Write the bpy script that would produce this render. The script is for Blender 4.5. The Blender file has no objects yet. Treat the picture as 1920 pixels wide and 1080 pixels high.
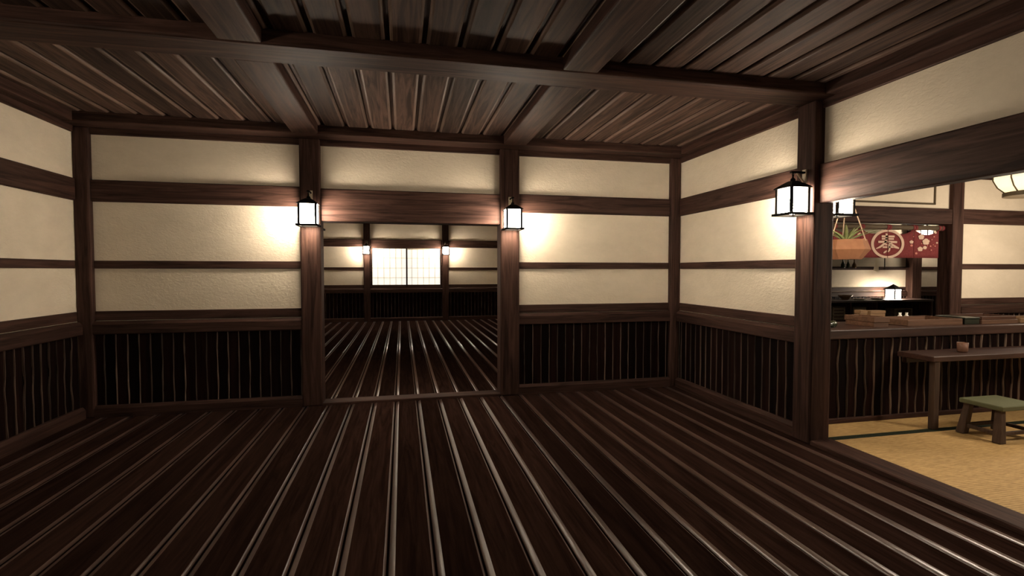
import bpy, bmesh, math, random
from mathutils import Vector, Matrix
random.seed(7)
sc = bpy.context.scene
COL = sc.collection
PI = math.pi
EYE = 1.475

# ------------------------------------------------------------------ materials
def new_mat(name):
    m = bpy.data.materials.new(name); m.use_nodes = True
    nt = m.node_tree
    return m, nt, nt.nodes, nt.links, nt.nodes['Principled BSDF']

def wood(name, axis, dark, light, rough=0.5, spec=0.35, island=0.5, bump=0.25, grain=1.0):
    """procedural wood, grain running along the axis, tone varying from board to board"""
    m, nt, N, L, b = new_mat(name)
    tc = N.new('ShaderNodeTexCoord')
    mp = N.new('ShaderNodeMapping')
    s = [16 * grain] * 3; s['XYZ'.index(axis)] = 0.9 * grain
    mp.inputs['Scale'].default_value = s
    L.new(tc.outputs['Object'], mp.inputs['Vector'])
    geo = N.new('ShaderNodeNewGeometry')
    off = N.new('ShaderNodeVectorMath'); off.operation = 'SCALE'
    comb = N.new('ShaderNodeCombineXYZ')
    for k in range(3): L.new(geo.outputs['Random Per Island'], comb.inputs[k])
    L.new(comb.outputs[0], off.inputs[0]); off.inputs['Scale'].default_value = 37.0
    add = N.new('ShaderNodeVectorMath'); add.operation = 'ADD'
    L.new(mp.outputs[0], add.inputs[0]); L.new(off.outputs[0], add.inputs[1])
    n1 = N.new('ShaderNodeTexNoise'); n1.inputs['Scale'].default_value = 1.3
    n1.inputs['Detail'].default_value = 7; n1.inputs['Roughness'].default_value = 0.62; n1.inputs['Distortion'].default_value = 1.1
    L.new(add.outputs[0], n1.inputs['Vector'])
    r = N.new('ShaderNodeValToRGB')
    r.color_ramp.elements[0].position = 0.36; r.color_ramp.elements[0].color = (*dark, 1)
    r.color_ramp.elements[1].position = 0.66; r.color_ramp.elements[1].color = (*light, 1)
    L.new(n1.outputs['Fac'], r.inputs['Fac'])
    mr = N.new('ShaderNodeMapRange')
    mr.inputs['To Min'].default_value = 1 - island * 0.6; mr.inputs['To Max'].default_value = 1 + island * 0.6
    L.new(geo.outputs['Random Per Island'], mr.inputs['Value'])
    mx = N.new('ShaderNodeVectorMath'); mx.operation = 'SCALE'
    L.new(r.outputs['Color'], mx.inputs[0]); L.new(mr.outputs[0], mx.inputs['Scale'])
    L.new(mx.outputs[0], b.inputs['Base Color'])
    bp = N.new('ShaderNodeBump'); bp.inputs['Strength'].default_value = bump; bp.inputs['Distance'].default_value = 0.004
    L.new(n1.outputs['Fac'], bp.inputs['Height']); L.new(bp.outputs[0], b.inputs['Normal'])
    b.inputs['Roughness'].default_value = rough
    b.inputs['Specular IOR Level'].default_value = spec
    return m

def plain(name, col, rough=0.6, spec=0.3, metal=0.0, vary=0.0, scale=30):
    m, nt, N, L, b = new_mat(name)
    b.inputs['Roughness'].default_value = rough
    b.inputs['Specular IOR Level'].default_value = spec
    b.inputs['Metallic'].default_value = metal
    tc = N.new('ShaderNodeTexCoord')
    n1 = N.new('ShaderNodeTexNoise'); n1.inputs['Scale'].default_value = scale; n1.inputs['Detail'].default_value = 4
    L.new(tc.outputs['Object'], n1.inputs['Vector'])
    r = N.new('ShaderNodeValToRGB')
    lo = tuple(max(0, c * (1 - vary)) for c in col); hi = tuple(min(1, c * (1 + vary)) for c in col)
    r.color_ramp.elements[0].color = (*lo, 1); r.color_ramp.elements[1].color = (*hi, 1)
    r.color_ramp.elements[0].position = 0.3; r.color_ramp.elements[1].position = 0.7
    L.new(n1.outputs['Fac'], r.inputs['Fac']); L.new(r.outputs['Color'], b.inputs['Base Color'])
    return m

def plaster_mat():
    m, nt, N, L, b = new_mat('plaster')
    tc = N.new('ShaderNodeTexCoord')
    n1 = N.new('ShaderNodeTexNoise'); n1.inputs['Scale'].default_value = 2.2; n1.inputs['Detail'].default_value = 8; n1.inputs['Roughness'].default_value = 0.7
    mp = N.new('ShaderNodeMapping'); mp.inputs['Scale'].default_value = (1, 1, 1.8)
    L.new(tc.outputs['Object'], mp.inputs['Vector']); L.new(mp.outputs[0], n1.inputs['Vector'])
    n2 = N.new('ShaderNodeTexNoise'); n2.inputs['Scale'].default_value = 26; n2.inputs['Detail'].default_value = 6; n2.inputs['Distortion'].default_value = 0.8
    L.new(mp.outputs[0], n2.inputs['Vector'])
    r = N.new('ShaderNodeValToRGB')
    r.color_ramp.elements[0].position = 0.35; r.color_ramp.elements[0].color = (0.71, 0.62, 0.485, 1)
    r.color_ramp.elements[1].position = 0.7; r.color_ramp.elements[1].color = (0.81, 0.71, 0.565, 1)
    L.new(n1.outputs['Fac'], r.inputs['Fac']); L.new(r.outputs['Color'], b.inputs['Base Color'])
    bp = N.new('ShaderNodeBump'); bp.inputs['Strength'].default_value = 0.5; bp.inputs['Distance'].default_value = 0.008
    L.new(n2.outputs['Fac'], bp.inputs['Height']); L.new(bp.outputs[0], b.inputs['Normal'])
    b.inputs['Roughness'].default_value = 0.9; b.inputs['Specular IOR Level'].default_value = 0.15
    return m

def tatami_mat_mat():
    m, nt, N, L, b = new_mat('tatami_straw')
    tc = N.new('ShaderNodeTexCoord')
    mp = N.new('ShaderNodeMapping'); mp.inputs['Scale'].default_value = (9, 40, 9)
    L.new(tc.outputs['Object'], mp.inputs['Vector'])
    n1 = N.new('ShaderNodeTexNoise'); n1.inputs['Scale'].default_value = 2.0; n1.inputs['Detail'].default_value = 5
    L.new(mp.outputs[0], n1.inputs['Vector'])
    w = N.new('ShaderNodeTexWave'); w.bands_direction = 'Y'; w.inputs['Scale'].default_value = 14; w.inputs['Distortion'].default_value = 1.5
    w.inputs['Detail'].default_value = 2
    L.new(tc.outputs['Object'], w.inputs['Vector'])
    mix = N.new('ShaderNodeMath'); mix.operation = 'MULTIPLY_ADD'; mix.inputs[1].default_value = 0.35
    L.new(w.outputs['Fac'], mix.inputs[0]); L.new(n1.outputs['Fac'], mix.inputs[2])
    r = N.new('ShaderNodeValToRGB')
    r.color_ramp.elements[0].position = 0.38; r.color_ramp.elements[0].color = (0.34, 0.205, 0.068, 1)
    r.color_ramp.elements[1].position = 0.95; r.color_ramp.elements[1].color = (0.62, 0.41, 0.17, 1)
    L.new(mix.outputs[0], r.inputs['Fac']); L.new(r.outputs['Color'], b.inputs['Base Color'])
    bp = N.new('ShaderNodeBump'); bp.inputs['Strength'].default_value = 0.4; bp.inputs['Distance'].default_value = 0.004
    L.new(mix.outputs[0], bp.inputs['Height']); L.new(bp.outputs[0], b.inputs['Normal'])
    b.inputs['Roughness'].default_value = 0.75
    return m

def glow(name, col, strength):
    m, nt, N, L, b = new_mat(name)
    b.inputs['Base Color'].default_value = (0.8, 0.75, 0.6, 1)
    b.inputs['Emission Color'].default_value = (*col, 1)
    b.inputs['Emission Strength'].default_value = strength
    return m

D, W = (0.0210, 0.0096, 0.0072), (0.075, 0.0380, 0.0285)
M = {}
for a in 'XYZ':
    M['wood' + a] = wood('dark_wood_' + a.lower(), a, D, W, 0.62, 0.12, 0.25)
M['floor'] = wood('floor_board', 'Y', (0.0130, 0.0065, 0.0050), (0.033, 0.0170, 0.0130), 0.6, 0.0, 0.45)
M['floor_edge'] = wood('floor_board_worn_glint_arris', 'Y', (0.070, 0.038, 0.029), (0.120, 0.070, 0.054), 0.30, 0.85, 0.3, 0.05)  # worn edge band, with edge highlights also put into its colour
M['ceil'] = wood('ceiling_board', 'Y', (0.024, 0.0138, 0.0108), (0.095, 0.056, 0.043), 0.65, 0.10, 0.7)
M['ceil_edge'] = wood('ceiling_board_arris', 'Y', (0.085, 0.054, 0.041), (0.16, 0.102, 0.078), 0.5, 0.2, 0.4)  # paler than the boards, edge highlights put into the colour
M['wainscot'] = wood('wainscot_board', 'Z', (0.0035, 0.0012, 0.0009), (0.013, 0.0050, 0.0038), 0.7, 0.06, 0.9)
M['glint_strip'] = wood('wainscot_edge_glint', 'Z', (0.055, 0.036, 0.026), (0.15, 0.102, 0.076), 0.5, 0.3, 0.9)  # pale tone stands for light caught along the board edges
M['plaster'] = plaster_mat()
M['tatami'] = tatami_mat_mat()
M['tatami_band'] = plain('tatami_green_band', (0.020, 0.026, 0.017), 0.8, 0.1, vary=0.4, scale=60)
M['iron'] = plain('black_iron', (0.0022, 0.0017, 0.0013), 0.7, 0.08, 0.0, vary=0.3)
M['iron_light'] = plain('brushed_bracket', (0.42, 0.36, 0.26), 0.45, 0.5, 0.2, vary=0.15)
M['pane'] = glow('lantern_pane', (1.0, 0.85, 0.66), 86.0)
M['pane_shelf'] = glow('shelf_lantern_pane', (1.0, 0.85, 0.66), 60.0)
M['fill_low'] = glow('lantern_underside_fill', (1.0, 0.85, 0.66), 45.0)  # glow of the hidden sheet added under each lantern body
M['paper_lantern'] = glow('paper_lantern_skin', (1.0, 0.80, 0.48), 0.62)
M['shoji'] = glow('shoji_paper', (1.0, 0.97, 0.86), 0.52)
M['kumiko'] = plain('pale_lattice', (0.70, 0.56, 0.44), 0.6, 0.2, vary=0.1)
M['red'] = plain('red_cotton', (0.20, 0.044, 0.045), 0.85, 0.1, vary=0.15, scale=40)
M['cream'] = plain('cream_print', (0.72, 0.52, 0.40), 0.85, 0.1, vary=0.05)
M['pink'] = plain('pink_print', (0.62, 0.25, 0.20), 0.85, 0.1, vary=0.05)
M['terracotta'] = plain('terracotta', (0.30, 0.140, 0.075), 0.7, 0.2, vary=0.10, scale=14)
M['leaf'] = plain('aloe_green', (0.21, 0.24, 0.095), 0.5, 0.3, vary=0.3, scale=9)
M['soil'] = plain('soil', (0.03, 0.02, 0.012), 0.9, 0.1, vary=0.4)
M['rope'] = plain('pale_rope', (0.62, 0.46, 0.33), 0.8, 0.1, vary=0.1)
M['rod'] = wood('weathered_rod', 'X', (0.085, 0.062, 0.04), (0.16, 0.12, 0.08), 0.6, 0.2, 0.0)
M['tray'] = wood('tray_wood', 'X', (0.070, 0.036, 0.022), (0.13, 0.070, 0.044), 0.55, 0.25, 0.3)
M['tray_dark'] = wood('dark_tray_wood', 'X', (0.040, 0.019, 0.0125), (0.075, 0.036, 0.024), 0.55, 0.25, 0.3)
M['boxwood'] = wood('pale_box_wood', 'X', (0.15, 0.088, 0.046), (0.24, 0.15, 0.082), 0.6, 0.2, 0.2)
M['drab'] = wood('drab_crate_wood', 'X', (0.10, 0.075, 0.047), (0.21, 0.165, 0.11), 0.6, 0.2, 0.2)
M['table'] = wood('table_wood', 'X', (0.023, 0.0102, 0.0077), (0.054, 0.0255, 0.019), 0.42, 0.4, 0.2)
M['lacquer'] = plain('black_lacquer', (0.010, 0.014, 0.009), 0.3, 0.5, vary=0.3)
M['green'] = plain('green_cushion', (0.115, 0.120, 0.068), 0.8, 0.1, vary=0.06)
M['stool'] = wood('stool_wood', 'Z', (0.045, 0.028, 0.020), (0.085, 0.055, 0.04), 0.6, 0.2, 0.2)
M['ceramic'] = plain('white_ceramic', (0.80, 0.78, 0.70), 0.3, 0.5, vary=0.03)
M['bowl'] = plain('brown_glaze', (0.20, 0.125, 0.065), 0.3, 0.5, vary=0.2)
M['cup'] = plain('brown_cup', (0.13, 0.062, 0.038), 0.5, 0.3, vary=0.15)
M['glass_green'] = plain('dark_green_bottle', (0.020, 0.028, 0.012), 0.2, 0.5, vary=0.2)
M['glass_amber'] = plain('amber_bottle', (0.14, 0.07, 0.022), 0.2, 0.5, vary=0.2)
M['paper'] = plain('cream_paper', (0.78, 0.68, 0.50), 0.9, 0.1, vary=0.03)
M['frame'] = plain('thin_olive_frame', (0.085, 0.062, 0.035), 0.6, 0.2, vary=0.15)
M['cord'] = plain('dark_cord', (0.03, 0.02, 0.015), 0.8, 0.1, vary=0.1)
M['brass'] = plain('brass', (0.45, 0.29, 0.10), 0.4, 0.5, 0.6, vary=0.1)

# ------------------------------------------------------------------ mesh helpers
def add_box(bm, x0, x1, y0, y1, z0, z1, bev=0.0, mi=0, seg=1):
    t = bmesh.new()
    v = [t.verts.new(p) for p in ((x0,y0,z0),(x1,y0,z0),(x1,y1,z0),(x0,y1,z0),(x0,y0,z1),(x1,y0,z1),(x1,y1,z1),(x0,y1,z1))]
    for f in ((0,3,2,1),(4,5,6,7),(0,1,5,4),(1,2,6,5),(2,3,7,6),(3,0,4,7)): t.faces.new([v[i] for i in f])
    if bev > 0:
        bmesh.ops.bevel(t, geom=list(t.edges), offset=bev, segments=seg, affect='EDGES', profile=0.5)
    merge(bm, t, mi)

def merge(bm, t, mi=0, mat=None):
    t.verts.index_update()
    vs = [bm.verts.new((mat @ v.co) if mat else v.co) for v in t.verts]
    for f in t.faces:
        nf = bm.faces.new([vs[v.index] for v in f.verts]); nf.material_index = mi; nf.smooth = f.smooth
    t.free()

def add_lathe(bm, prof, seg=24, c=(0,0,0), mi=0, smooth=True, rot=0.0):
    """prof = [(r,z)...] from bottom to top; closed at the ends"""
    rings = []
    for r, z in prof:
        if r < 1e-6: rings.append([bm.verts.new((c[0], c[1], c[2] + z))])
        else: rings.append([bm.verts.new((c[0] + r*math.cos(rot + 2*PI*k/seg), c[1] + r*math.sin(rot + 2*PI*k/seg), c[2] + z)) for k in range(seg)])
    for a, b in zip(rings, rings[1:]):
        for k in range(seg):
            k2 = (k+1) % seg
            if len(a) == 1 and len(b) == 1: continue
            if len(a) == 1: f = bm.faces.new((a[0], b[k2], b[k]))
            elif len(b) == 1: f = bm.faces.new((a[k], a[k2], b[0]))
            else: f = bm.faces.new((a[k], a[k2], b[k2], b[k]))
            f.smooth = smooth; f.material_index = mi
    for ring, flip in ((rings[0], True), (rings[-1], False)):
        if len(ring) > 1:
            f = bm.faces.new(list(reversed(ring)) if flip else ring); f.material_index = mi

def add_tube(bm, pts, r, seg=8, mi=0):
    pts = [Vector(p) for p in pts]
    rs = r if isinstance(r, (list, tuple)) else [r]*len(pts)
    rings = []
    for i, p in enumerate(pts):
        d = (pts[min(i+1, len(pts)-1)] - pts[max(i-1, 0)]).normalized()
        up = Vector((0,0,1)) if abs(d.z) < 0.95 else Vector((1,0,0))
        a = d.cross(up).normalized(); b = d.cross(a)
        rings.append([bm.verts.new(p + (a*math.cos(2*PI*k/seg) + b*math.sin(2*PI*k/seg))*rs[i]) for k in range(seg)])
    for A, B in zip(rings, rings[1:]):
        for k in range(seg):
            f = bm.faces.new((A[k], A[(k+1)%seg], B[(k+1)%seg], B[k])); f.smooth = True; f.material_index = mi
    bm.faces.new(rings[0]).material_index = mi; bm.faces.new(list(reversed(rings[-1]))).material_index = mi

def add_bar(bm, p, q, w, h, mi=0, bev=0.0):
    """square bar from p to q"""
    p, q = Vector(p), Vector(q); d = q - p; L = d.length
    t = bmesh.new(); bmesh.ops.create_cube(t, size=1.0)
    for v in t.verts: v.co = Vector((v.co.x*w, v.co.y*h, v.co.z*L))
    if bev: bmesh.ops.bevel(t, geom=list(t.edges), offset=bev, segments=1, affect='EDGES')
    mat = Matrix.Translation((p+q)/2) @ d.to_track_quat('Z', 'Y').to_matrix().to_4x4()
    merge(bm, t, mi, mat)

def add_ribbon(bm, pts, w, y0, y1, mi=0):
    """flat stroke in the xz plane with thickness y0..y1; w = width or list"""
    P = [Vector((x, z)) for x, z in pts]
    ws = w if isinstance(w, (list, tuple)) else [w]*len(P)
    Lf, Rt = [], []
    for i, p in enumerate(P):
        d = (P[min(i+1, len(P)-1)] - P[max(i-1, 0)]).normalized(); n = Vector((-d.y, d.x))*ws[i]/2
        Lf.append(p+n); Rt.append(p-n)
    add_poly(bm, Lf + Rt[::-1], y0, y1, mi)

def add_poly(bm, pts, y0, y1, mi=0):
    a = [bm.verts.new((p[0], y0, p[1])) for p in pts]; b = [bm.verts.new((p[0], y1, p[1])) for p in pts]
    n = len(pts)
    for f in ([a, b[::-1]]): bm.faces.new(f).material_index = mi
    for i in range(n):
        bm.faces.new((a[i], b[i], b[(i+1)%n], a[(i+1)%n])).material_index = mi

def obj(name, bm, mats, parent=None):
    bmesh.ops.recalc_face_normals(bm, faces=list(bm.faces))
    me = bpy.data.meshes.new(name); bm.to_mesh(me); bm.free()
    for m in (mats if isinstance(mats, (list, tuple)) else [mats]): me.materials.append(m)
    o = bpy.data.objects.new(name, me); COL.objects.link(o)
    if parent: o.parent = parent
    return o

def tag(o, label, cat, group=None):
    o['label'] = label; o['category'] = cat
    if group: o['group'] = group
    return o

def thing(name, label, cat, loc=(0,0,0), rotz=0.0, group=None):
    o = bpy.data.objects.new(name, None); COL.objects.link(o); o.empty_display_size = 0.05
    o.location = loc; o.rotation_euler = (0,0,rotz)
    return tag(o, label, cat, group)

def dup(root, loc, rotz, label, group=None, scale=None):
    r = root.copy(); COL.objects.link(r); r.location = loc; r.rotation_euler = (0,0,rotz); r['label'] = label
    if group: r['group'] = group
    if scale: r.scale = scale
    for ch in list(root.children):
        c = ch.copy(); COL.objects.link(c); c.parent = r
        for g in list(ch.children):
            d = g.copy(); COL.objects.link(d); d.parent = c
    return r

def struct(name, bm, mats, parent=None):
    o = obj(name, bm, mats, parent)
    if not parent: o['kind'] = 'structure'
    return o

NT = [0]
def trim(x0, x1, y0, y1, z0, z1, axis, bev=0.012):
    NT[0] += 1
    bm = bmesh.new(); add_box(bm, x0, x1, y0, y1, z0, z1, bev, seg=2 if bev > 0.008 else 1)
    return struct('trim_%d' % NT[0], bm, M['wood' + axis])

# ------------------------------------------------------------------ module sizes
X0, X1, YB = -3.155, 3.455, 5.80
YF, YK = 15.0, 10.2
ZC = 2.985
P, PH = 0.2385, 0.155            # board pitch and phase, floor and ceiling alike

def boards(bm, x0, x1, y0, y1, z, up, w=0.032, dep=0.014, gap=0.013):
    k0 = math.floor((x0 - PH)/P); k1 = math.ceil((x1 - PH)/P)
    s = 1 if up else -1
    for k in range(k0, k1):
        a, b = max(x0, PH + k*P + gap/2), min(x1, PH + (k+1)*P - gap/2)
        if b - a < 0.06: continue
        h = [(0.0, 1.0), (0.24, 0.50), (0.58, 0.15), (1.0, 0.0)]
        wr = w if not up else 0.013
        prof = [(a, z - s*0.045)] + [(a + w*i, z - s*dep*j) for i, j in h] + [(b - wr*i, z - s*dep*j) for i, j in reversed(h)] + [(b, z - s*0.045)]
        A = [bm.verts.new((px, y0, pz)) for px, pz in prof]; B = [bm.verts.new((px, y1, pz)) for px, pz in prof]
        for i in range(len(prof)-1):
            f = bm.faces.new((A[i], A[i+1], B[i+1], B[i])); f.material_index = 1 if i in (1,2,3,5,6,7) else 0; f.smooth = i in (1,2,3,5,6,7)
        bm.faces.new(A); bm.faces.new(B)

# ---- floor
bm = bmesh.new()
boards(bm, X0 - 0.1, X1 + 0.1, -2.6, 5.80, 0.0, True)
boards(bm, X0 - 0.1, X1 + 0.1, 5.80, YF + 0.05, 0.0, True)
add_box(bm, X0 - 0.12, X1 + 0.12, -2.6, YF + 0.1, -0.09, -0.03)
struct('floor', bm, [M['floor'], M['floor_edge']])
# ---- ceiling
bm = bmesh.new()
boards(bm, X0 - 0.1, X1 + 0.1, -2.6, YF + 0.05, ZC, False, w=0.022, dep=0.016, gap=0.032)
add_box(bm, X0 - 0.12, 16.0, -2.6, YF + 0.1, ZC + 0.03, ZC + 0.09)
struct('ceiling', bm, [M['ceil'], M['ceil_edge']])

# ---- walls (plaster)
def wall(name, boxes):
    bm = bmesh.new()
    for b in boxes: add_box(bm, *b)
    return struct(name, bm, M['plaster'])
T = 0.11
wall('wall_back', [(X0 - T, -1.0, YB, YB + T, 0, ZC), (1.2, X1 + T, YB, YB + T, 0, ZC), (-1.0, 1.2, YB, YB + T, 2.2, ZC)])
wall('wall_left', [(X0 - T, X0, -2.6, YB, 0, ZC)])
wall('wall_right', [(X1, X1 + T, 3.70, YB, 0, ZC), (X1, X1 + T, -2.6, 3.70, 2.2, ZC), (X1, X1 + T, -2.6, 1.3, 0, 2.2)])
wall('wall_far', [(X0 - T, -1.0, YF, YF + T, 0, ZC), (1.25, X1 + T, YF, YF + T, 0, ZC), (-1.0, 1.25, YF, YF + T, 2.1, ZC), (-1.0, 1.25, YF, YF + T, 0, 1.03)])
wall('wall_far_left', [(X0 - T, X0, YB + T, YF, 0, ZC)])
wall('wall_far_right', [(X1, X1 + T, YB + T, YF, 0, ZC)])
wall('wall_tatami', [(7.95, 10.5, YB, YB + T, 0, ZC), (X1 + T, 7.95, YB, YB + T, 2.2, ZC)])
wall('wall_tatami_right', [(10.4, 10.5, -1.0, YB, 0, ZC)])
wall('wall_kitchen', [(X1 + T, 16.0, YK, YK + T, 0, ZC)])
wall('wall_kitchen_right', [(15.9, 16.0, YB + T, YK, 0, ZC)])

# ---- generic bay of wall joinery; f maps (u, protrusion, z) boxes to the world
def on_y(c):   # wall facing -y
    return lambda u0,u1,p0,p1,z0,z1: (u0,u1,c-p1,c-p0,z0,z1), 'X'
def on_xr(c):  # wall facing -x
    return lambda u0,u1,p0,p1,z0,z1: (c-p1,c-p0,u0,u1,z0,z1), 'Y'
def on_xl(c):  # wall facing +x
    return lambda u0,u1,p0,p1,z0,z1: (c+p0,c+p1,u0,u1,z0,z1), 'Y'

def wainscot(F, u0, u1, first, pitch=0.1035, wavy=0.002):
    f, ax = F
    NT[0] += 1
    bm = bmesh.new()
    n0 = math.floor((u0 - first)/pitch)
    edges = [first + k*pitch for k in range(n0, n0 + 400) if u0 + 0.015 < first + k*pitch < u1 - 0.015]
    cuts = [u0] + edges + [u1]
    for a, b in zip(cuts, cuts[1:]):
        p = 0.012 + random.random()*0.006
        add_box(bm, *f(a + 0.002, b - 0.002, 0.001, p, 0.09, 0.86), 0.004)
    for e in edges:                                  # edge highlights put into colour as a thin pale batten over each joint
        ph, ph2, am = random.random()*6, random.random()*6, wavy*(0.5 + random.random())
        hw = 0.0048 + random.random()*0.0016
        zs = [0.10 + (0.84-0.10)*i/14 for i in range(15)]
        prev = None
        for z in zs:
            d = am*(math.sin(z*9 + ph) + 0.6*math.sin(z*23 + ph2))
            w2 = hw*(1 + 0.35*math.sin(z*17 + ph2))
            q = []
            for (uu, pp) in ((e+d-w2, 0.012), (e+d-w2*0.5, 0.024), (e+d+w2*0.5, 0.024), (e+d+w2, 0.012)):
                bx = f(uu, uu, pp, pp, z, z); q.append(bm.verts.new((bx[0], bx[2], bx[4])))
            if prev:
                for i in range(3):
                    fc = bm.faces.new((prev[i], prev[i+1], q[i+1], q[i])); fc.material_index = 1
            prev = q
    return struct('trim_%d' % NT[0], bm, [M['wainscot'], M['glint_strip']])

def chamfer_rail(F, u0, u1):
    """wide dado rail with a sloping top arris"""
    f, ax = F
    NT[0] += 1
    bm = bmesh.new()
    prof = [(0.0, 0.836), (0.055, 0.836), (0.062, 0.843), (0.062, 0.938), (0.034, 0.968), (0.0, 0.968)]
    ends = []
    for u in (u0, u1):
        r = []
        for p, z in prof:
            b = f(u, u, p, p, z, z); r.append(bm.verts.new((b[0], b[2], b[4])))
        ends.append(r)
    n = len(prof)
    for i in range(n): bm.faces.new((ends[0][i], ends[0][(i+1)%n], ends[1][(i+1)%n], ends[1][i]))
    bm.faces.new(ends[0]); bm.faces.new(ends[1])
    return struct('trim_%d' % NT[0], bm, M['wood' + ax])

def skirting(name, F, u0, u1):
    f, ax = F
    bm = bmesh.new()
    prof = [(0.0, 0.0), (0.068, 0.0), (0.068, 0.088), (0.045, 0.116), (0.0, 0.116)]
    ends = []
    for u in (u0, u1):
        r = []
        for p, z in prof:
            b = f(u, u, p, p, z, z); r.append(bm.verts.new((b[0], b[2], b[4])))
        ends.append(r)
    n = len(prof)
    for i in range(n): bm.faces.new((ends[0][i], ends[0][(i+1)%n], ends[1][(i+1)%n], ends[1][i]))
    bm.faces.new(ends[0]); bm.faces.new(ends[1])
    return struct(name, bm, M['wood' + ax])

def bay(F, u0, u1, first, base, wavy=0.002, mid=True, upper=True, lower=True):
    f, ax = F
    if upper:
        trim(*f(u0, u1, 0, 0.030, 2.831, 2.90), ax, 0.006)
        trim(*f(u0, u1, 0, 0.036, 2.166, 2.382), ax, 0.008)
    if mid: trim(*f(u0, u1, 0, 0.018, 1.499, 1.578), ax, 0.005)
    if lower:
        trim(*f(u0, u1, 0, 0.020, 0.975, 1.069), ax, 0.005)
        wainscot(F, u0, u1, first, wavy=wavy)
        chamfer_rail(F, u0, u1)
        skirting(base, F, u0, u1)

FB, FR, FL = on_y(YB), on_xr(X1), on_xl(X0)
bay(FB, -3.02, -1.066, -2.945, 'baseboard_back')
bay(FB, 1.352, 3.322, 1.425, 'baseboard_back.001')
bay(FR, 3.742, 5.72, 3.80, 'baseboard_right')
bay(FL, 3.70, 5.72, 3.745, 'baseboard_left', wavy=0.006)
bay(FL, 0.0, 3.50, 0.06, 'baseboard_left.001', wavy=0.006)
FF = on_y(YF)
bay(FF, X0, -1.08, -2.96, 'baseboard_far')
bay(FF, -0.90, 1.167, -0.83, 'baseboard_far.001', mid=False)
bay(FF, 1.357, X1, 1.42, 'baseboard_far.002')
FT = on_y(YB)
bay(FT, 8.05, 10.4, 8.1, 'baseboard_tatami')
FK = on_y(YK)
bay(FK, X1 + T, 12.46, 3.6, 'baseboard_kitchen')
bay(FK, 12.76, 15.9, 12.8, 'baseboard_kitchen.001')
# rail and lintels
trim(-0.868, 1.130, 5.750, 5.93, 2.016, 2.369, 'X', 0.012)           # lintel over the far doorway
trim(3.410, 3.530, 1.40, 3.552, 2.042, 2.368, 'Y', 0.012)            # lintel over the tatami opening
trim(-0.868, 1.130, 0, 0, 2.831, 2.90, 'X', 0) if False else trim(-0.868, 1.130, YB - 0.03, YB, 2.831, 2.90, 'X', 0.006)
trim(X1 - 0.03, X1, 1.40, 3.552, 2.831, 2.90, 'Y', 0.006)
trim(X1 + T, 7.845, YB - 0.05, YB + 0.13, 2.155, 2.378, 'X', 0.010)  # kitchen lintel
trim(X1 + T, 7.845, YB - 0.03, YB, 2.831, 2.90, 'X', 0.006)
# posts
def post(x0, x1, y0, y1, z1=2.895): return trim(x0, x1, y0, y1, 0.0, z1, 'Z', 0.016)
post(-1.068, -0.858, 5.725, 5.945)
post(1.123, 1.352, 5.725, 5.945)
post(-3.155, -3.018, 5.740, 5.86)
post(3.322, 3.455, 5.735, 5.86)
post(3.360, 3.565, 3.544, 3.742)
post(3.360, 3.565, 1.20, 1.40)
post(X0 - 0.06, -3.06, 3.50, 3.70)
post(-1.080, -0.900, YF - 0.075, YF + 0.1)
post(1.167, 1.357, YF - 0.075, YF + 0.1)
post(7.843, 8.050, 5.74, 5.95)
post(5.56, 5.76, 5.74, 5.95)
post(12.46, 12.76, YK - 0.17, YK + 0.05)
# sills
trim(-0.87, 1.135, 5.735, 5.925, -0.02, 0.028, 'X', 0.006)           # threshold of the far doorway
trim(3.372, 3.587, 1.20, 3.552, -0.03, 0.036, 'Y', 0.008)            # threshold of the tatami room
# ceiling beams
trim(X0, X1, 5.54, YB, 2.895, ZC + 0.01, 'X', 0.010)
trim(X1 - 0.125, X1, -2.5, 3.42, 2.895, ZC + 0.01, 'Y', 0.010)
trim(X1 - 0.125, X1, 3.735, 5.545, 2.895, ZC + 0.01, 'Y', 0.010)
trim(X0, X0 + 0.125, -2.5, 3.42, 2.895, ZC + 0.01, 'Y', 0.010)
trim(X0, X0 + 0.125, 3.735, 5.545, 2.895, ZC + 0.01, 'Y', 0.010)
trim(X0, X1, 3.425, 3.730, 2.893, ZC + 0.01, 'X', 0.014)
for a, b in ((-1.10, -0.845), (1.125, 1.385)):
    trim(a, b, 3.72, 5.545, 2.896, ZC + 0.01, 'Y', 0.012)
    trim(a, b, -2.5, 3.43, 2.896, ZC + 0.01, 'Y', 0.012)
trim(X0, X1, YF - 0.26, YF, 2.895, ZC + 0.01, 'X', 0.010)

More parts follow.
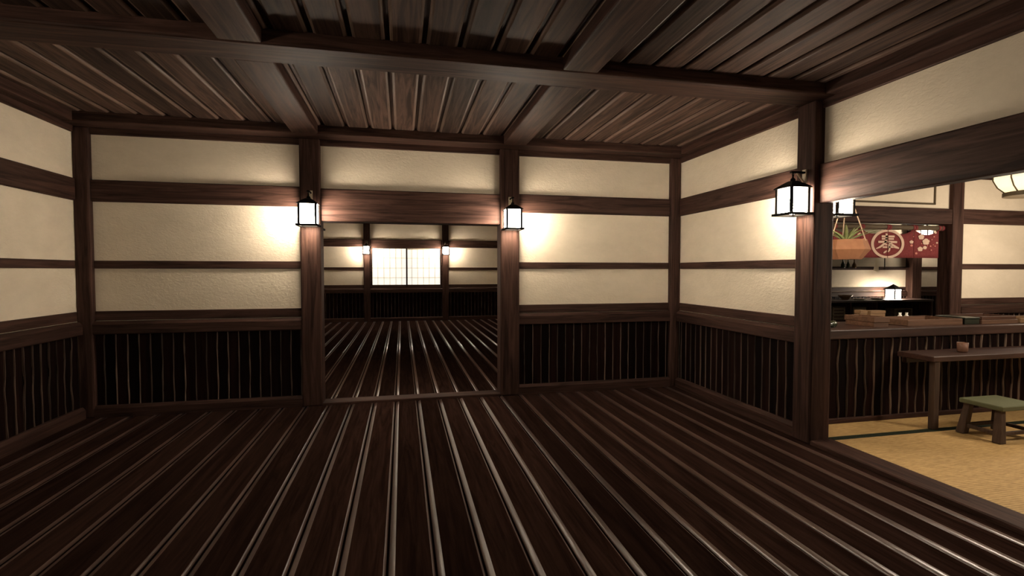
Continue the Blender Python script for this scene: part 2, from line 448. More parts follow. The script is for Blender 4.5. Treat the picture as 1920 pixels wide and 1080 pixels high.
# ---- window of the far room: two sliding shoji sashes
win = bpy.data.objects.new('window_1', None); COL.objects.link(win); win.location = (0.13, YF - 0.02, 1.0); win['kind'] = 'structure'
win['label'] = 'brightly lit two-sash paper window in the far room'
bm = bmesh.new()
for b in ((-1.03,-0.985,-0.02,0.06,-0.04,1.19),(0.99,1.037,-0.02,0.06,-0.04,1.19),(-1.03,1.037,-0.02,0.06,1.135,1.19),(-1.03,1.037,-0.02,0.06,-0.06,-0.012)): add_box(bm, *b, 0.004)
obj('window_frame', bm, M['woodX'], win)
def sash(x0, x1, y, a_, b_):
    bm = bmesh.new()
    z0, z1 = -0.012, 1.135
    for b in ((x0,x0+a_,y,y+0.022,z0,z1),(x1-b_,x1,y,y+0.022,z0,z1),(x0,x1,y,y+0.022,z1-0.012,z1),(x0,x1,y,y+0.022,z0,z0+0.014)): add_box(bm, *b, 0.002)
    s = obj('sash', bm, M['woodZ'], win)
    bm = bmesh.new(); add_box(bm, x0+0.012, x1-0.012, y+0.012, y+0.015, z0+0.008, z1-0.006)
    obj('shoji_paper', bm, M['shoji'], s)
    bm = bmesh.new()
    for k in range(1, 6): add_box(bm, x0+(x1-x0)*k/6-0.005, x0+(x1-x0)*k/6+0.005, y+0.004, y+0.010, z0+0.01, z1-0.01)
    for k in range(1, 4): add_box(bm, x0+0.012, x1-0.012, y+0.005, y+0.0105, z0+(z1-z0)*k/4-0.005, z0+(z1-z0)*k/4+0.005)
    obj('lattice', bm, M['kumiko'], s)
sash(-0.985, 0.022, 0.0, 0.014, 0.042)
sash(-0.016, 0.99, 0.026, 0.042, 0.014)

# ------------------------------------------------------------------ lanterns
G_L = 'square iron lanterns on brackets'
def make_lantern(label, loc, rotz):
    """bracket on a post behind (local +y); origin under the lantern body, z = 0 at the base plate underside"""
    t = thing('wall_lantern', label, 'lantern', loc, rotz, G_L)
    w = 0.082
    bm = bmesh.new()
    for b in ((-0.112,0.112,-0.112,-0.084),(-0.112,0.112,0.084,0.112),(-0.112,-0.084,-0.084,0.084),(0.084,0.112,-0.084,0.084)): add_box(bm, *b, 0.0, 0.020, 0.002)
    obj('base_frame', bm, M['iron'], t)
    bm = bmesh.new(); add_box(bm, -0.074, 0.074, -0.074, 0.074, 0.0235, 0.0265); obj('underside_fill', bm, M['fill_low'], t)  # hidden glowing sheet added to light the post below
    for sx in (-1, 1):
        for sy in (-1, 1):
            bm = bmesh.new(); add_box(bm, sx*w-0.011, sx*w+0.011, sy*w-0.011, sy*w+0.011, 0.018, 0.230, 0.002)
            obj('corner_post', bm, M['iron'], t)
    for k in range(4):
        bm = bmesh.new(); add_box(bm, -w+0.006, w-0.006, -w-0.001, -w+0.003, 0.020, 0.232)
        bm.transform(Matrix.Rotation(k*PI/2, 4, 'Z'))
        obj('pane', bm, M['pane'], t)
    bm = bmesh.new()
    prof = [(0.103, 0.228), (0.103, 0.234), (0.068, 0.262), (0.028, 0.290), (0.018, 0.292)]
    add_lathe(bm, [(r*1.414, z) for r, z in prof], 4, rot=PI/4, smooth=False)
    obj('roof', bm, M['iron'], t)
    bm = bmesh.new()
    add_lathe(bm, [(0.016, 0.290), (0.022, 0.300), (0.016, 0.312), (0.008, 0.318), (0.006, 0.345)], 12)
    obj('finial', bm, M['iron'], t)
    bm = bmesh.new()
    add_box(bm, -0.014, 0.014, -0.022, 0.112, 0.358, 0.374, 0.002)
    add_tube(bm, [(0, 0, 0.36), (0, 0.010, 0.35), (0, 0.008, 0.338), (0, -0.004, 0.336), (0, -0.008, 0.346), (0, 0, 0.36)], 0.004, 6)
    br = obj('bracket', bm, M['iron'], t)
    bm = bmesh.new(); add_box(bm, -0.022, 0.022, 0.110, 0.1215, 0.262, 0.392, 0.002); obj('mounting_plate', bm, M['iron_light'], br)
    bm = bmesh.new()
    add_bar(bm, (0, 0.040, 0.362), (0, 0.112, 0.278), 0.012, 0.012); obj('brace', bm, M['iron_light'], br)
    return t
LZ = 1.943
lan = make_lantern('square iron lantern glowing on the left post of the far doorway', (-0.955, 5.60, LZ), 0)
dup(lan, (1.240, 5.60, LZ), 0, 'square iron lantern glowing on the right post of the far doorway')
dup(lan, (3.236, 3.640, LZ), -PI/2, 'large near square lantern on the thick post beside the tatami opening')
dup(lan, (3.690, 3.640, LZ), PI/2, 'square lantern just inside the tatami room, above the hanging planter')
dup(lan, (-0.985, 6.07, LZ), PI, 'lantern behind the left doorway post, only a corner of its base showing')
dup(lan, (-0.99, YF - 0.20, LZ), 0, 'small distant lantern left of the bright paper window')
dup(lan, (1.262, YF - 0.20, LZ), 0, 'small distant lantern right of the bright paper window')
dup(lan, (12.72, YK - 0.295, 2.31), 0, 'lantern high on the kitchen post, glimpsed above the red curtain')
dup(lan, (-2.937, 1.30, LZ), PI/2, 'square lantern on the left wall post just out of view')
post(X0 - 0.06, -3.06, 1.20, 1.40)
# lantern standing on the kitchen cabinet
def shelf_lantern(loc):
    t = thing('table_lantern', 'small square lantern with a dark peaked roof standing on the kitchen cabinet', 'lantern', loc, 0.12)
    w = 0.112
    bm = bmesh.new(); add_box(bm, -0.125, 0.125, -0.125, 0.125, 0, 0.016, 0.003); obj('base_plate', bm, M['iron_light'], t)
    for sx in (-1, 1):
        for sy in (-1, 1):
            bm = bmesh.new(); add_box(bm, sx*w-0.012, sx*w+0.012, sy*w-0.012, sy*w+0.012, 0.014, 0.230, 0.002); obj('corner_post', bm, M['iron'], t)
    for k in range(4):
        bm = bmesh.new(); add_box(bm, -w+0.005, w-0.005, -w-0.001, -w+0.003, 0.016, 0.230); bm.transform(Matrix.Rotation(k*PI/2, 4, 'Z')); obj('pane', bm, M['pane_shelf'], t)
    bm = bmesh.new(); add_lathe(bm, [(0.205, 0.228), (0.205, 0.240), (0.11, 0.290), (0.04, 0.335), (0.0, 0.360)], 4, rot=PI/4, smooth=False); obj('roof', bm, M['iron'], t)
    return t
shelf_lantern((11.66, 9.84, 0.7955))

# paper lantern of the tatami room
t = thing('paper_lantern', 'round ribbed paper lantern hanging behind the tatami lintel at the right edge', 'lantern', (5.70, 3.50, 2.19))
bm = bmesh.new()
lp = [(0.185, 0.02), (0.235, 0.07), (0.268, 0.14), (0.268, 0.26), (0.235, 0.33), (0.185, 0.38)]
add_lathe(bm, lp, 8, smooth=False, rot=PI/8+0.42); obj('shade', bm, M['paper_lantern'], t)
for k in range(8):
    a = PI/8 + 0.42 + k*PI/4
    bm = bmesh.new(); add_tube(bm, [((r+0.003)*math.cos(a), (r+0.003)*math.sin(a), z) for r, z in lp], 0.0065, 6); obj('rib', bm, M['frame'], t)
bm = bmesh.new(); add_lathe(bm, [(0.20, -0.02), (0.20, 0.018), (0.18, 0.022)], 24, smooth=False); obj('base_ring', bm, M['frame'], t)
bm = bmesh.new(); add_lathe(bm, [(0.19, 0.378), (0.19, 0.40), (0.05, 0.415)], 24, smooth=False); obj('top_ring', bm, M['frame'], t)
bm = bmesh.new(); add_tube(bm, [(0,0,0.41), (0,0,0.795)], 0.006, 6); obj('cord', bm, M['cord'], t)

dup(t, (8.30, 4.30, 2.19), 0.3, 'paper lantern added for fill light near the back wall, unseen beyond the right edge of the view')  # unseen lantern, added to brighten the back wall
dup(t, (5.90, 2.05, 2.25), 0.3, 'paper lantern added for fill light nearest the camera, unseen beyond the right edge of the view')  # unseen lantern, added to brighten the tatami
# ------------------------------------------------------------------ tatami room
ZT = 0.028
ZF = ZT + 0.0006
def mat_(label, x0, x1, y0, y1):
    t = thing('tatami_mat', label, 'tatami mat', ((x0+x1)/2, (y0+y1)/2, 0.0), 0, 'tatami mats')
    hx, hy = (x1-x0)/2, (y1-y0)/2
    bm = bmesh.new(); add_box(bm, -hx, hx, -hy, hy, -0.02, ZT, 0.003); obj('straw_surface', bm, M['tatami'], t)
    for s in (-1, 1):
        bm = bmesh.new(); add_box(bm, -hx, hx, min(s*hy, s*(hy-0.036)), max(s*hy, s*(hy-0.036)), ZT-0.004, ZT+0.0003); obj('cloth_border', bm, M['tatami_band'], t)
mat_('golden straw tatami mat in front of the green stool', 3.588, 7.4, 1.60, 3.560)
mat_('narrow strip of tatami mat along the foot of the counter', 3.566, 7.4, 3.563, 5.0)
mat_('golden straw tatami mat nearest the camera side of the opening', 3.588, 7.4, -0.36, 1.597)
mat_('golden straw tatami mat at the far right under the counter', 7.403, 10.4, 1.60, 5.0)
bm = bmesh.new(); add_box(bm, X1 + T, 15.9, -1.0, YK, -0.09, -0.021); struct('floor', bm, M['floor'])

# counter
ct = thing('bar_counter', 'dark slatted bar counter across the tatami room', 'counter', (3.60, 3.92, 0.0))
bm = bmesh.new(); add_box(bm, 0, 6.5, -0.025, 0.62, 0.83, 0.92, 0.010, seg=2); obj('countertop', bm, M['table'], ct)
bm = bmesh.new(); add_box(bm, 0, 6.45, 0.02, 0.05, ZF, 0.84); obj('backing', bm, M['wainscot'], ct)
bm = bmesh.new(); add_box(bm, 0, 6.45, -0.018, 0.05, ZF, 0.075, 0.005); obj('plinth', bm, M['woodX'], ct)
bm = bmesh.new()
x = 0.428
while x < 6.4:
    add_box(bm, x - 0.099, x - 0.004, 0.004 + random.random()*0.004, 0.03, 0.06, 0.835, 0.003); x += 0.103
obj('slat_front', bm, M['wainscot'], ct)
bm = bmesh.new()
x = 0.428
while x < 6.4:
    ph, ph2, am = random.random()*6, random.random()*6, 0.004 + random.random()*0.005
    prev = None
    for i in range(17):
        z = 0.07 + 0.765*i/16; d = am*(math.sin(z*8+ph) + 0.6*math.sin(z*21+ph2)); w2 = 0.0052*(1+0.4*math.sin(z*15+ph2))
        q = [bm.verts.new(p) for p in ((x+d-w2, 0.008, z), (x+d-w2*0.5, -0.006, z), (x+d+w2*0.5, -0.006, z), (x+d+w2, 0.008, z))]
        if prev:
            for k in range(3): bm.faces.new((prev[k], prev[k+1], q[k+1], q[k]))
        prev = q
    x += 0.103
obj('edge_glint_strips', bm, M['glint_strip'], ct)  # pale strips paint highlights along the slat edges

# table
tb = thing('bar_table', 'long narrow dark wooden table standing against the counter', 'table', (4.668, 3.545, ZF))
bm = bmesh.new(); add_box(bm, 0, 2.4, 0, 0.340, 0.622, 0.672, 0.006); obj('tabletop', bm, M['table'], tb)
for x0 in (0.03, 2.30):
    for y0 in (0.012,):
        bm = bmesh.new(); add_box(bm, x0, x0+0.068, y0, y0+0.05, 0, 0.624, 0.005); obj('leg', bm, M['stool'], tb)
bm = bmesh.new(); add_box(bm, 0.09, 2.31, 0.318, 0.366, 0.56, 0.624, 0.003); obj('wall_cleat', bm, M['table'], tb)

cup = thing('tea_cup', 'small brown cup standing on the narrow table', 'cup', (5.215, 3.70, ZF + 0.672))
bm = bmesh.new()
add_lathe(bm, [(0.0, 0.0), (0.036, 0.0), (0.041, 0.012), (0.044, 0.092), (0.040, 0.092), (0.037, 0.02), (0.0, 0.016)], 28); obj('cup_body', bm, M['cup'], cup)
bm = bmesh.new(); add_lathe(bm, [(0.0, 0.070), (0.0395, 0.070), (0.0, 0.072)], 28); obj('tea', bm, M['soil'], cup)

# stool
st = thing('low_stool', 'low dark stool with a flat green seat on the tatami', 'stool', (5.085, 3.305, ZF))
bm = bmesh.new()
add_box(bm, -0.215, 0.215, -0.168, 0.168, 0.272, 0.312, 0.006); obj('seat', bm, M['green'], st)
LEG = {}
for sx in (-1, 1):
    for sy in (-1, 1):
        a = Vector((sx*0.165, sy*0.118, 0.274)); b = Vector((sx*0.205, sy*0.142, 0.0))
        LEG[(sx,sy)] = (a, b)
        bm = bmesh.new()
        top = [(a.x+dx, a.y+dy, 0.274) for dx, dy in ((-0.026,-0.026),(0.026,-0.026),(0.026,0.026),(-0.026,0.026))]
        bot = [(b.x+dx, b.y+dy, 0.0) for dx, dy in ((-0.034,-0.034),(0.034,-0.034),(0.034,0.034),(-0.034,0.034))]
        tv = [bm.verts.new(p) for p in top]; bv = [bm.verts.new(p) for p in bot]
        bm.faces.new(tv); bm.faces.new(bv[::-1])
        for k in range(4): bm.faces.new((bv[k], bv[(k+1)%4], tv[(k+1)%4], tv[k]))
        bmesh.ops.bevel(bm, geom=list(bm.edges), offset=0.006, segments=1, affect='EDGES')
        obj('leg', bm, M['stool'], st)
for A, B in (((-1,-1),(1,-1)), ((-1,1),(1,1)), ((-1,-1),(-1,1)), ((1,-1),(1,1))):
    p = LEG[A][1].lerp(LEG[A][0], 0.27); q = LEG[B][1].lerp(LEG[B][0], 0.27)
    bm = bmesh.new(); add_bar(bm, p, q, 0.022, 0.030, bev=0.003); obj('stretcher', bm, M['stool'], st)

# hanging planter
pl = thing('hanging_planter', 'faceted terracotta bowl with a spiky green plant hanging on three cords', 'planter', (4.790, 4.60, 1.602))
bm = bmesh.new()
add_lathe(bm, [(0.0, 0.0), (0.150, 0.0), (0.158, 0.012), (0.228, 0.105), (0.226, 0.112), (0.190, 0.215), (0.172, 0.215), (0.172, 0.195), (0.0, 0.19)], 10, smooth=False, rot=0.35)
obj('bowl', bm, M['terracotta'], pl)
bm = bmesh.new(); add_lathe(bm, [(0.0, 0.19), (0.170, 0.192), (0.11, 0.204), (0.0, 0.208)], 20); obj('soil', bm, M['soil'], pl)
for a in (math.radians(-65), math.radians(55), math.radians(175)):
    bm = bmesh.new(); add_tube(bm, [(0.186*math.cos(a), 0.186*math.sin(a), 0.20), (0.0, 0.0, 0.80)], 0.006, 6); obj('cord', bm, M['rope'], pl)
bm = bmesh.new(); add_tube(bm, [(0, 0, 0.79), (0, 0, 1.383)], 0.007, 6); add_lathe(bm, [(0.0, 0.775), (0.018, 0.785), (0.018, 0.805), (0.0, 0.815)], 12); obj('hanging_cord', bm, M['rope'], pl)
def leaf(az, reach, rise, width, base=0.03):
    bm = bmesh.new()
    ca, sa = math.cos(az), math.sin(az)
    rings = []
    n = 9
    for i in range(n):
        s = i/(n-1)
        r = base + reach*s; z = 0.2 + rise*(s**0.8) - 0.03*s*s
        w = width*(1-s)**0.7*(0.75+0.6*s*(1-s)) + 0.0015; th = 0.012*(1-s)+0.001
        rings.append([bm.verts.new((ca*r - sa*k*w, sa*r + ca*k*w, z + q)) for k, q in ((-1, th*0.9), (0, -th*0.4), (1, th*0.9), (0, th))])
    for A, B in zip(rings, rings[1:]):
        for k in range(4): f = bm.faces.new((A[k], A[(k+1)%4], B[(k+1)%4], B[k])); f.smooth = True
    bm.faces.new(rings[0]); bm.faces.new(rings[-1])
    obj('leaf', bm, M['leaf'], pl)
for a, r, h, w in ((-0.25, 0.36, 0.150, 0.032), (0.45, 0.30, 0.16, 0.030), (-0.75, 0.24, 0.15, 0.032), (0.2, 0.13, 0.195, 0.028), (1.6, 0.24, 0.17, 0.030), (2.4, 0.24, 0.16, 0.032),
                   (3.3, 0.24, 0.15, 0.034), (3.9, 0.26, 0.19, 0.030), (4.6, 0.22, 0.15, 0.030), (5.1, 0.12, 0.20, 0.028)):
    leaf(a, r, h, w)

# curtain rod and noren
YN = 5.870
rod = thing('curtain_rod', 'weathered wooden rod carrying the red curtain', 'curtain rod', (6.80, YN, 2.103))
bm = bmesh.new(); add_tube(bm, [(-1.03, 0, 0), (1.015, 0, 0)], 0.036, 14); obj('pole', bm, M['rod'], rod)
for s in (-1, 1):
    bm = bmesh.new(); add_tube(bm, [(s*0.985, 0, 0), (s*1.038, 0, 0)], 0.039, 14); obj('end_cap', bm, M['red'], rod)
nr = thing('noren_curtain', 'red split curtain with a ringed white character and blossom print', 'curtain', (6.823, YN, 1.664))
PW = 0.468
panels = []
for k in range(4):
    x0, x1 = (k-2)*PW + 0.004, (k-1)*PW - 0.004
    bm = bmesh.new(); n = 18
    def top(s): return 0.402 - 0.060*(math.sin(PI*min(1, max(0, (s-0.07)/0.86)))**0.7 if 0.07 < s < 0.93 else 0)
    F_, B_ = [], []
    for i in range(n+1):
        s = i/n; xx = x0 + (x1-x0)*s
        yy = 0.006*math.sin(s*2*PI*1.5 + k)
        col = []
        for j in range(7):
            q = j/6; z = top(s)*q
            col.append((xx, -0.003 + yy*(1-q) , z))
        F_.append([bm.verts.new(p) for p in col]); B_.append([bm.verts.new((p[0], p[1]+0.003, p[2])) for p in col])
    for i in range(n):
        for j in range(6):
            for G in (F_, B_):
                f = bm.faces.new((G[i][j], G[i+1][j], G[i+1][j+1], G[i][j+1])); f.smooth = True
    for i in range(n):
        bm.faces.new((F_[i][0], F_[i+1][0], B_[i+1][0], B_[i][0])); bm.faces.new((F_[i][6], F_[i+1][6], B_[i+1][6], B_[i][6]))
    for i in (0, n):
        for j in range(6): bm.faces.new((F_[i][j], F_[i][j+1], B_[i][j+1], B_[i][j]))
    pn = obj('panel', bm, M['red'], nr); panels.append(pn)
    for xt in (x0, x1 - 0.034):                     # loops over the rod
        bm = bmesh.new()
        R0 = 0.0375; R1 = 0.0415; ring = []
        for i in range(17):
            a = -PI/2 + 2*PI*i/16
            ring.append([bm.verts.new((xx, R*math.cos(a), 0.439 + R*math.sin(a))) for R in (R0, R1) for xx in (xt, xt+0.034)])
        for A, B in zip(ring, ring[1:]):
            for q in ((0,1),(3,2),(1,3),(2,0)): bm.faces.new((A[q[0]], A[q[1]], B[q[1]], B[q[0]]))
        obj('hanging_loop', bm, M['red'], pn)
# ring and character, printed across the two middle panels
RX, RZ, CZ = 0.292, 0.207, 0.1985
def ring_half(bm, sgn):
    n = 40
    a0, a1 = (-PI/2 + 0.022, PI/2 - 0.022) if sgn > 0 else (PI/2 + 0.022, 3*PI/2 - 0.022)
    o_, i_ = [], []
    for k in range(n+1):
        a = a0 + (a1-a0)*k/n
        o_.append((RX*math.cos(a), CZ + RZ*math.sin(a))); i_.append((RX*0.84*math.cos(a), CZ + RZ*0.84*math.sin(a)))
    for k in range(n): add_poly(bm, [o_[k], o_[k+1], i_[k+1], i_[k]], -0.0125, -0.0100)
def stroke(bm, pts, w):
    w = [q*1.35 for q in w] if isinstance(w, list) else w*1.35
    add_ribbon(bm, [(x*RX, CZ + z*RZ) for x, z in pts], w, -0.0125, -0.0100)
bm = bmesh.new(); ring_half(bm, -1)
for p, w in (([(-0.38,0.52),(-0.03,0.52)],0.020), ([(-0.37,0.35),(-0.03,0.35)],0.018), ([(-0.58,0.13),(-0.03,0.15)],0.022), ([(-0.085,0.72),(-0.09,0.40),(-0.13,0.16)],0.026),
             ([(-0.10,0.18),(-0.25,-0.03),(-0.44,-0.20),(-0.69,-0.34)],[0.026,0.024,0.022,0.010]), ([(-0.30,-0.23),(-0.03,-0.22)],0.018), ([(-0.05,-0.47),(-0.14,-0.56),(-0.24,-0.63)],[0.008,0.020,0.012]),
             ([(-0.16,-0.05),(-0.03,-0.05)],0.016)): stroke(bm, p, w)
obj('printed_crest', bm, M['cream'], panels[1])
bm = bmesh.new(); ring_half(bm, 1)
for p, w in (([(0.03,0.52),(0.40,0.52)],0.020), ([(0.03,0.35),(0.36,0.35)],0.018), ([(0.03,0.15),(0.56,0.13)],0.022),
             ([(0.08,0.12),(0.22,-0.03),(0.42,-0.18),(0.69,-0.30)],[0.016,0.024,0.030,0.014]), ([(0.03,-0.22),(0.36,-0.21)],0.018),
             ([(0.03,-0.05),(0.20,-0.05)],0.016), ([(0.05,-0.06),(0.13,-0.26),(0.10,-0.44),(0.03,-0.56)],[0.020,0.022,0.022,0.010])): stroke(bm, p, w)
obj('printed_crest', bm, M['cream'], panels[2])
def blossom(bm, px, pz, r, mi=0):
    for k in range(5):
        a = PI/2 + k*2*PI/5
        pts = [(px + r*0.55*math.cos(a) + r*0.5*math.cos(b)*1.3, pz + (r*0.55*math.sin(a) + r*0.5*math.sin(b))*0.8) for b in [2*PI*i/9 for i in range(9)]]
        add_poly(bm, pts, -0.0125 - 0.0002*k, -0.0095, mi)
def xz(px, v): return (px-1663)*0.00955, 0.1985 - (v-457)*0.00765
def spray(items, panel):
    bm = bmesh.new()
    for X, Y, s, mi in items:
        px, pz = xz(1600 + X/10.67, 420 + Y/10.67); blossom(bm, px, pz, s*0.00075, mi)
    return obj('printed_blossoms', bm, [M['cream'], M['pink']], panel)
spray([(1340,245,62,0),(1440,340,76,0),(1325,490,56,0),(1420,460,42,0),(1245,578,26,1),(1632,152,24,0),(1668,360,20,0),(1606,235,15,1),(1552,510,16,1),(1535,430,18,1),(1630,428,15,1),(1560,295,14,1),(1590,400,10,1),(1350,380,12,1),(1470,420,12,1)], panels[3])
spray([(1145,350,40,0),(1148,420,26,1),(1180,240,10,1)], panels[2])
spray([(205,305,20,1),(120,220,40,0),(60,380,46,0)], panels[1])
# cord hanging below the centre slit
cd = thing('bell_cord', 'thin dark cord hanging below the centre slit of the red curtain', 'cord', (6.86, YN + 0.06, 1.49))
bm = bmesh.new(); add_tube(bm, [(0,0,0.02), (0,0,0.60)], 0.007, 6); obj('cord', bm, M['cord'], cd)
bm = bmesh.new(); add_lathe(bm, [(0.0, 0.0), (0.014, 0.008), (0.016, 0.022), (0.0, 0.034)], 12); obj('weight', bm, M['cord'], cd)

# framed panel over the kitchen lintel
fp = thing('framed_panel', 'blank cream panel in a thin dark frame above the kitchen lintel', 'picture frame', (6.75, YB, 2.435))
bm = bmesh.new(); add_box(bm, -0.80, 0.80, -0.014, -0.001, 0.012, 0.352); obj('panel_sheet', bm, M['plaster'], fp)
bm = bmesh.new()
for b in ((-0.815,0.815,-0.026,-0.001,-0.002,0.022),(-0.815,0.815,-0.026,-0.001,0.348,0.37),(-0.815,-0.785,-0.026,-0.001,0,0.37),(0.785,0.815,-0.026,-0.001,0,0.37)): add_box(bm, *b, 0.003)
obj('border', bm, M['frame'], fp)

# ---- things on the counter
ZCT = 0.921
def tray(label, x0, x1, y0, y1, z, h, mat, name='wooden_tray', group='wooden trays on the counter'):
    t = thing(name, label, 'tray', ((x0+x1)/2, (y0+y1)/2, z), 0, group)
    hx, hy = (x1-x0)/2, (y1-y0)/2
    bm = bmesh.new(); add_box(bm, -hx, hx, -hy, hy, 0, 0.010, 0.002); obj('tray_bottom', bm, mat, t)
    for b in ((-hx,hx,-hy,-hy+0.012),(-hx,hx,hy-0.012,hy),(-hx,-hx+0.012,-hy+0.012,hy-0.012),(hx-0.012,hx,-hy+0.012,hy-0.012)):
        bm = bmesh.new(); add_box(bm, *b, 0.009, h, 0.002); obj('tray_side', bm, mat, t)
    return t
tray('lower of the two stacked brown trays at the left end of the counter', 4.525, 4.705, 4.01, 4.33, ZCT, 0.046, M['tray'])
tray('upper of the two stacked brown trays at the left end of the counter', 4.52, 4.71, 4.0, 4.34, ZCT + 0.0465, 0.050, M['tray'])
tray('long brown tray right of the stacked pair on the counter', 4.93, 5.63, 4.0, 4.38, ZCT, 0.062, M['tray'])
tray('lower of the two brown trays right of the black box', 5.89, 6.38, 4.0, 4.34, ZCT, 0.040, M['tray'])
tray('upper of the two brown trays right of the black box', 5.90, 6.37, 4.01, 4.33, ZCT + 0.0405, 0.036, M['tray_dark'])
tray('pale tray at the right edge of the view on the counter', 6.42, 6.90, 4.0, 4.24, ZCT, 0.050, M['boxwood'])
def lidbox(name, label, cat, x0, x1, y0, y1, z, h, mat, group=None, lid=0.25):
    t = thing(name, label, cat, ((x0+x1)/2, (y0+y1)/2, z), 0, group)
    hx, hy = (x1-x0)/2, (y1-y0)/2
    bm = bmesh.new(); add_box(bm, -hx+0.003, hx-0.003, -hy+0.003, hy-0.003, 0, h*(1-lid), 0.003); obj('box_body', bm, mat, t)
    bm = bmesh.new(); add_box(bm, -hx, hx, -hy, hy, h*(1-lid)+0.001, h, 0.003); obj('lid', bm, mat, t)
    return t
lidbox('lacquer_box', 'black lacquered box between the trays on the counter', 'box', 5.66, 5.86, 4.0, 4.30, ZCT, 0.072, M['lacquer'])
lidbox('wooden_box', 'small square pale wooden box behind the stacked trays', 'box', 4.745, 4.840, 4.36, 4.44, ZCT, 0.135, M['boxwood'], 'pale boxes on the counter')
lidbox('wooden_box', 'wide pale wooden box behind the stacked trays', 'box', 4.905, 5.105, 4.385, 4.47, ZCT, 0.125, M['boxwood'], 'pale boxes on the counter')
bt = thing('lying_bottle', 'dark green bottle with a white cap lying at the left end of the counter', 'bottle', (4.155, 4.10, ZCT + 0.033), 0.25)
bm = bmesh.new(); add_lathe(bm, [(0.0, -0.002), (0.028, 0.0), (0.033, 0.008), (0.033, 0.09), (0.014, 0.12), (0.012, 0.14)], 18); bm.transform(Matrix.Rotation(-PI/2, 4, 'Y')); obj('bottle_body', bm, M['glass_green'], bt)
bm = bmesh.new(); add_lathe(bm, [(0.0, 0.138), (0.019, 0.138), (0.019, 0.168), (0.0, 0.170)], 16); bm.transform(Matrix.Rotation(-PI/2, 4, 'Y')); bm.transform(Matrix.Translation((0,0,0.0))); obj('cap', bm, M['ceramic'], bt)

# ---- kitchen
kc = thing('kitchen_cabinet', 'low dark open-fronted cabinet along the kitchen back wall', 'cabinet', (9.30, 9.45, -0.02))
CT = 0.815
bm = bmesh.new(); add_box(bm, -0.1, 3.10, 0, 0.66, CT-0.05, CT, 0.005); obj('cabinet_top', bm, M['table'], kc)
bm = bmesh.new(); add_box(bm, -0.1, 3.06, 0.62, 0.65, 0, CT-0.05); obj('back_panel', bm, M['wainscot'], kc)
bm = bmesh.new(); add_box(bm, -0.1, 3.04, 0.03, 0.62, 0.335, 0.365, 0.003); obj('shelf', bm, M['woodX'], kc)
bm = bmesh.new(); add_box(bm, -0.1, 3.04, 0.03, 0.62, 0.0, 0.05, 0.003); obj('bottom_shelf', bm, M['woodX'], kc)
for x0 in (-0.1, 0.72, 1.45, 3.04):
    bm = bmesh.new(); add_box(bm, x0, x0+0.04, 0.02, 0.62, 0, CT-0.05, 0.003); obj('upright', bm, M['woodZ'], kc)
KX, KY, KZ = 9.30, 9.45, 0.7955
def crate(label, x0, x1, y0, y1, z, h, group='crates in the kitchen cabinet'):
    t = thing('slatted_crate', label, 'crate', ((x0+x1)/2, (y0+y1)/2, z), 0, group)
    hx, hy = (x1-x0)/2, (y1-y0)/2
    bm = bmesh.new(); add_box(bm, -hx+0.012, hx-0.012, -hy+0.012, hy-0.012, 0, h-0.015); obj('crate_body', bm, M['tray_dark'], t)
    for b in ((-hx,-hx+0.035),(hx-0.035,hx)):
        bm = bmesh.new(); add_box(bm, b[0], b[1], -hy, hy, 0, h, 0.003); obj('end_board', bm, M['drab'], t)
    for k in range(4):
        bm = bmesh.new(); add_box(bm, -hx+0.034, hx-0.034, -hy, -hy+0.013, 0.012+k*h/4, 0.012+k*h/4+h/4*0.62, 0.002); obj('front_slat', bm, M['drab'], t)
    return t
SZ = 0.346
crate('slatted crate in the left bay of the kitchen cabinet', 9.60, 9.94, 9.52, 9.88, SZ, 0.30)
crate('slatted crate in the middle bay of the kitchen cabinet', 10.16, 10.52, 9.52, 9.88, SZ, 0.29)
# open-fronted box with two white flasks
t = thing('open_crate', 'olive-brown open crate at the right end of the kitchen cabinet', 'crate', (11.62, 9.66, SZ), 0, 'crates in the kitchen cabinet')
for b in ((-0.26,0.26,-0.12,0.12,0,0.02),(-0.26,0.26,-0.12,0.12,0.215,0.235),(-0.26,-0.235,-0.12,0.12,0.02,0.215),(0.235,0.26,-0.12,0.12,0.02,0.215),(-0.235,0.235,0.10,0.12,0.02,0.215)):
    bm = bmesh.new(); add_box(bm, *b, 0.002); obj('crate_board', bm, M['drab'], t)
fl = None
for k, (x, lab) in enumerate(((5.385, 'left of the two small white flasks at the back of the counter'), (5.475, 'right of the two small white flasks at the back of the counter'))):
    bm = bmesh.new(); add_lathe(bm, [(0.0,0.0),(0.022,0.0),(0.030,0.014),(0.029,0.042),(0.014,0.064),(0.011,0.076),(0.015,0.090),(0.0,0.091)], 20)
    o = tag(obj('sake_flask', bm, M['ceramic']), lab, 'flask', 'white flasks'); o.location = (x, 4.46, ZCT)
# dishes on the cabinet
def dish(name, label, cat, prof, mat, loc):
    bm = bmesh.new(); add_lathe(bm, prof, 28); o = tag(obj(name, bm, mat), label, cat); o.location = loc; return o
dish('glazed_bowl', 'brown glazed bowl at the back of the kitchen cabinet top', 'bowl', [(0,0.0),(0.07,0.0),(0.075,0.015),(0.12,0.06),(0.155,0.108),(0.148,0.108),(0.11,0.062),(0.06,0.022),(0,0.018)], M['bowl'], (10.22, 9.80, KZ))
dish('shiny_plate', 'shiny dark plate beside the lantern on the kitchen cabinet', 'plate', [(0,0.0),(0.10,0.0),(0.12,0.012),(0.19,0.032),(0.186,0.036),(0.115,0.020),(0,0.014)], M['table'], (11.05, 9.72, KZ))
dish('flat_dish', 'drab flat dish at the front edge of the kitchen cabinet', 'plate', [(0,0.0),(0.09,0.0),(0.10,0.010),(0.165,0.022),(0.162,0.026),(0.10,0.015),(0,0.012)], M['drab'], (10.42, 9.62, KZ))
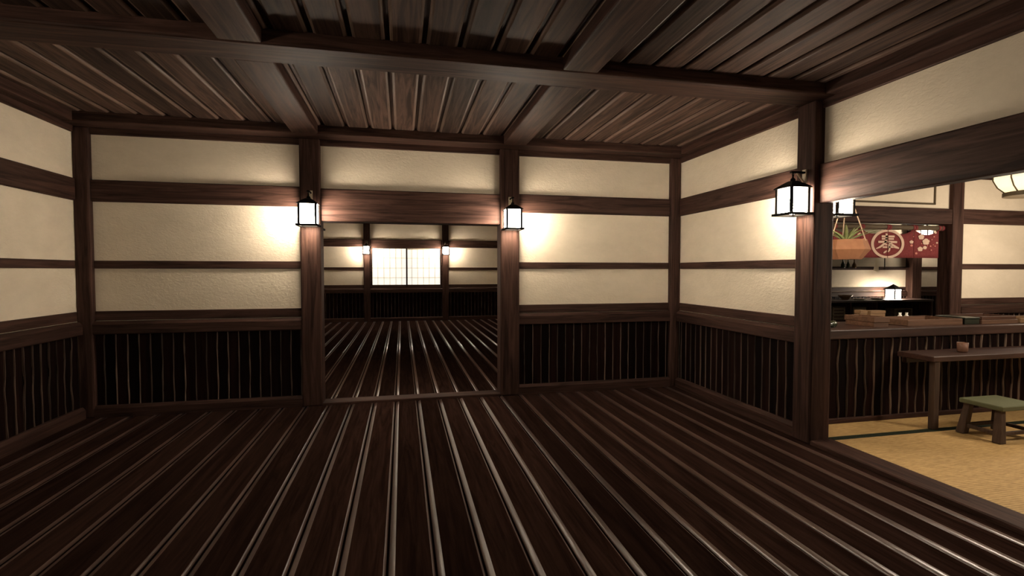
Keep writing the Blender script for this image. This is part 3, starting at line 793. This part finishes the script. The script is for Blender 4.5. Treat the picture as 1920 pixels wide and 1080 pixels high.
# bottles on the ledge of the middle rail
trim(9.2, 12.40, YK - 0.12, YK - 0.018, 1.500, 1.545, 'X', 0.004)
def bottle(label, x, h, mat, r=0.055):
    t = thing('sake_bottle', label, 'bottle', (x, YK - 0.075, 1.546), 0, 'bottles on the kitchen ledge')
    bm = bmesh.new(); add_lathe(bm, [(0,0.0),(r*0.8,0.0),(r*0.82,0.01),(r*0.8,h*0.30),(r*0.45,h*0.48),(r*0.26,h*0.6),(r*0.24,h*0.93)], 16); obj('bottle_body', bm, mat, t)
    bm = bmesh.new(); add_lathe(bm, [(r*0.30,h*0.925),(r*0.30,h),(0,h)], 12); obj('stopper', bm, mat, t)
bottle('leftmost dark bottle on the kitchen ledge under the planter', 10.47, 0.27, M['glass_green'])
bottle('middle dark bottle on the kitchen ledge under the planter', 10.62, 0.27, M['glass_green'], 0.045)
bottle('amber bottle at the right on the kitchen ledge under the planter', 10.80, 0.24, M['glass_amber'])
# paper strip hanging on the wall
pp = thing('paper_strip', 'cream paper strip hanging over the rail of the kitchen wall', 'paper strip', (11.38, YK - 0.135, 1.432))
bm = bmesh.new(); add_poly(bm, [(-0.07, 0.045), (0.085, 0.0), (0.075, 0.42), (-0.01, 0.42)], -0.003, 0.0); obj('paper', bm, M['paper'], pp)
bm = bmesh.new(); add_box(bm, -0.012, 0.080, -0.006, 0.125, 0.405, 0.425, 0.002); obj('hanger', bm, M['paper'], pp)

# ------------------------------------------------------------------ lights
def point(name, loc, power, col, r=0.1):
    l = bpy.data.lights.new(name, 'POINT'); l.energy = power; l.color = col; l.shadow_soft_size = r
    o = bpy.data.objects.new(name, l); COL.objects.link(o); o.location = loc; return o

point('lantern_fill', (5.66, 3.50, 1.80), 12, (1.0, 0.84, 0.64), 0.22)
point('lantern_fill', (8.30, 4.30, 1.95), 48, (1.0, 0.84, 0.66), 0.22)  # added fill under the unseen lantern by the back wall
point('lantern_fill', (5.90, 2.05, 2.0), 62, (1.0, 0.84, 0.66), 0.22)  # added fill under the unseen lantern nearest the camera
w = bpy.data.worlds.new('World'); sc.world = w; w.use_nodes = True
w.node_tree.nodes['Background'].inputs['Color'].default_value = (1.0, 0.84, 0.66, 1)
w.node_tree.nodes['Background'].inputs['Strength'].default_value = 0.11

# ------------------------------------------------------------------ camera
cam = bpy.data.cameras.new('camera'); cam.sensor_width = 36.0; cam.sensor_fit = 'HORIZONTAL'
cam.lens = 935.0/1920.0*36.0; cam.clip_start = 0.05; cam.clip_end = 100
co = bpy.data.objects.new('camera', cam); COL.objects.link(co)
co.location = (0, 0, EYE); co.rotation_euler = (math.radians(90 - 1.969), 0, math.radians(-12.4156))
sc.camera = co

vs = sc.view_settings
vs.view_transform = 'Standard'; vs.look = 'None'; vs.gamma = 1.0; vs.use_curve_mapping = False
vs.exposure = 0.8
sc.cycles.use_denoising = True
sc.cycles.max_bounces = 8
sc.cycles.sample_clamp_indirect = 8.0
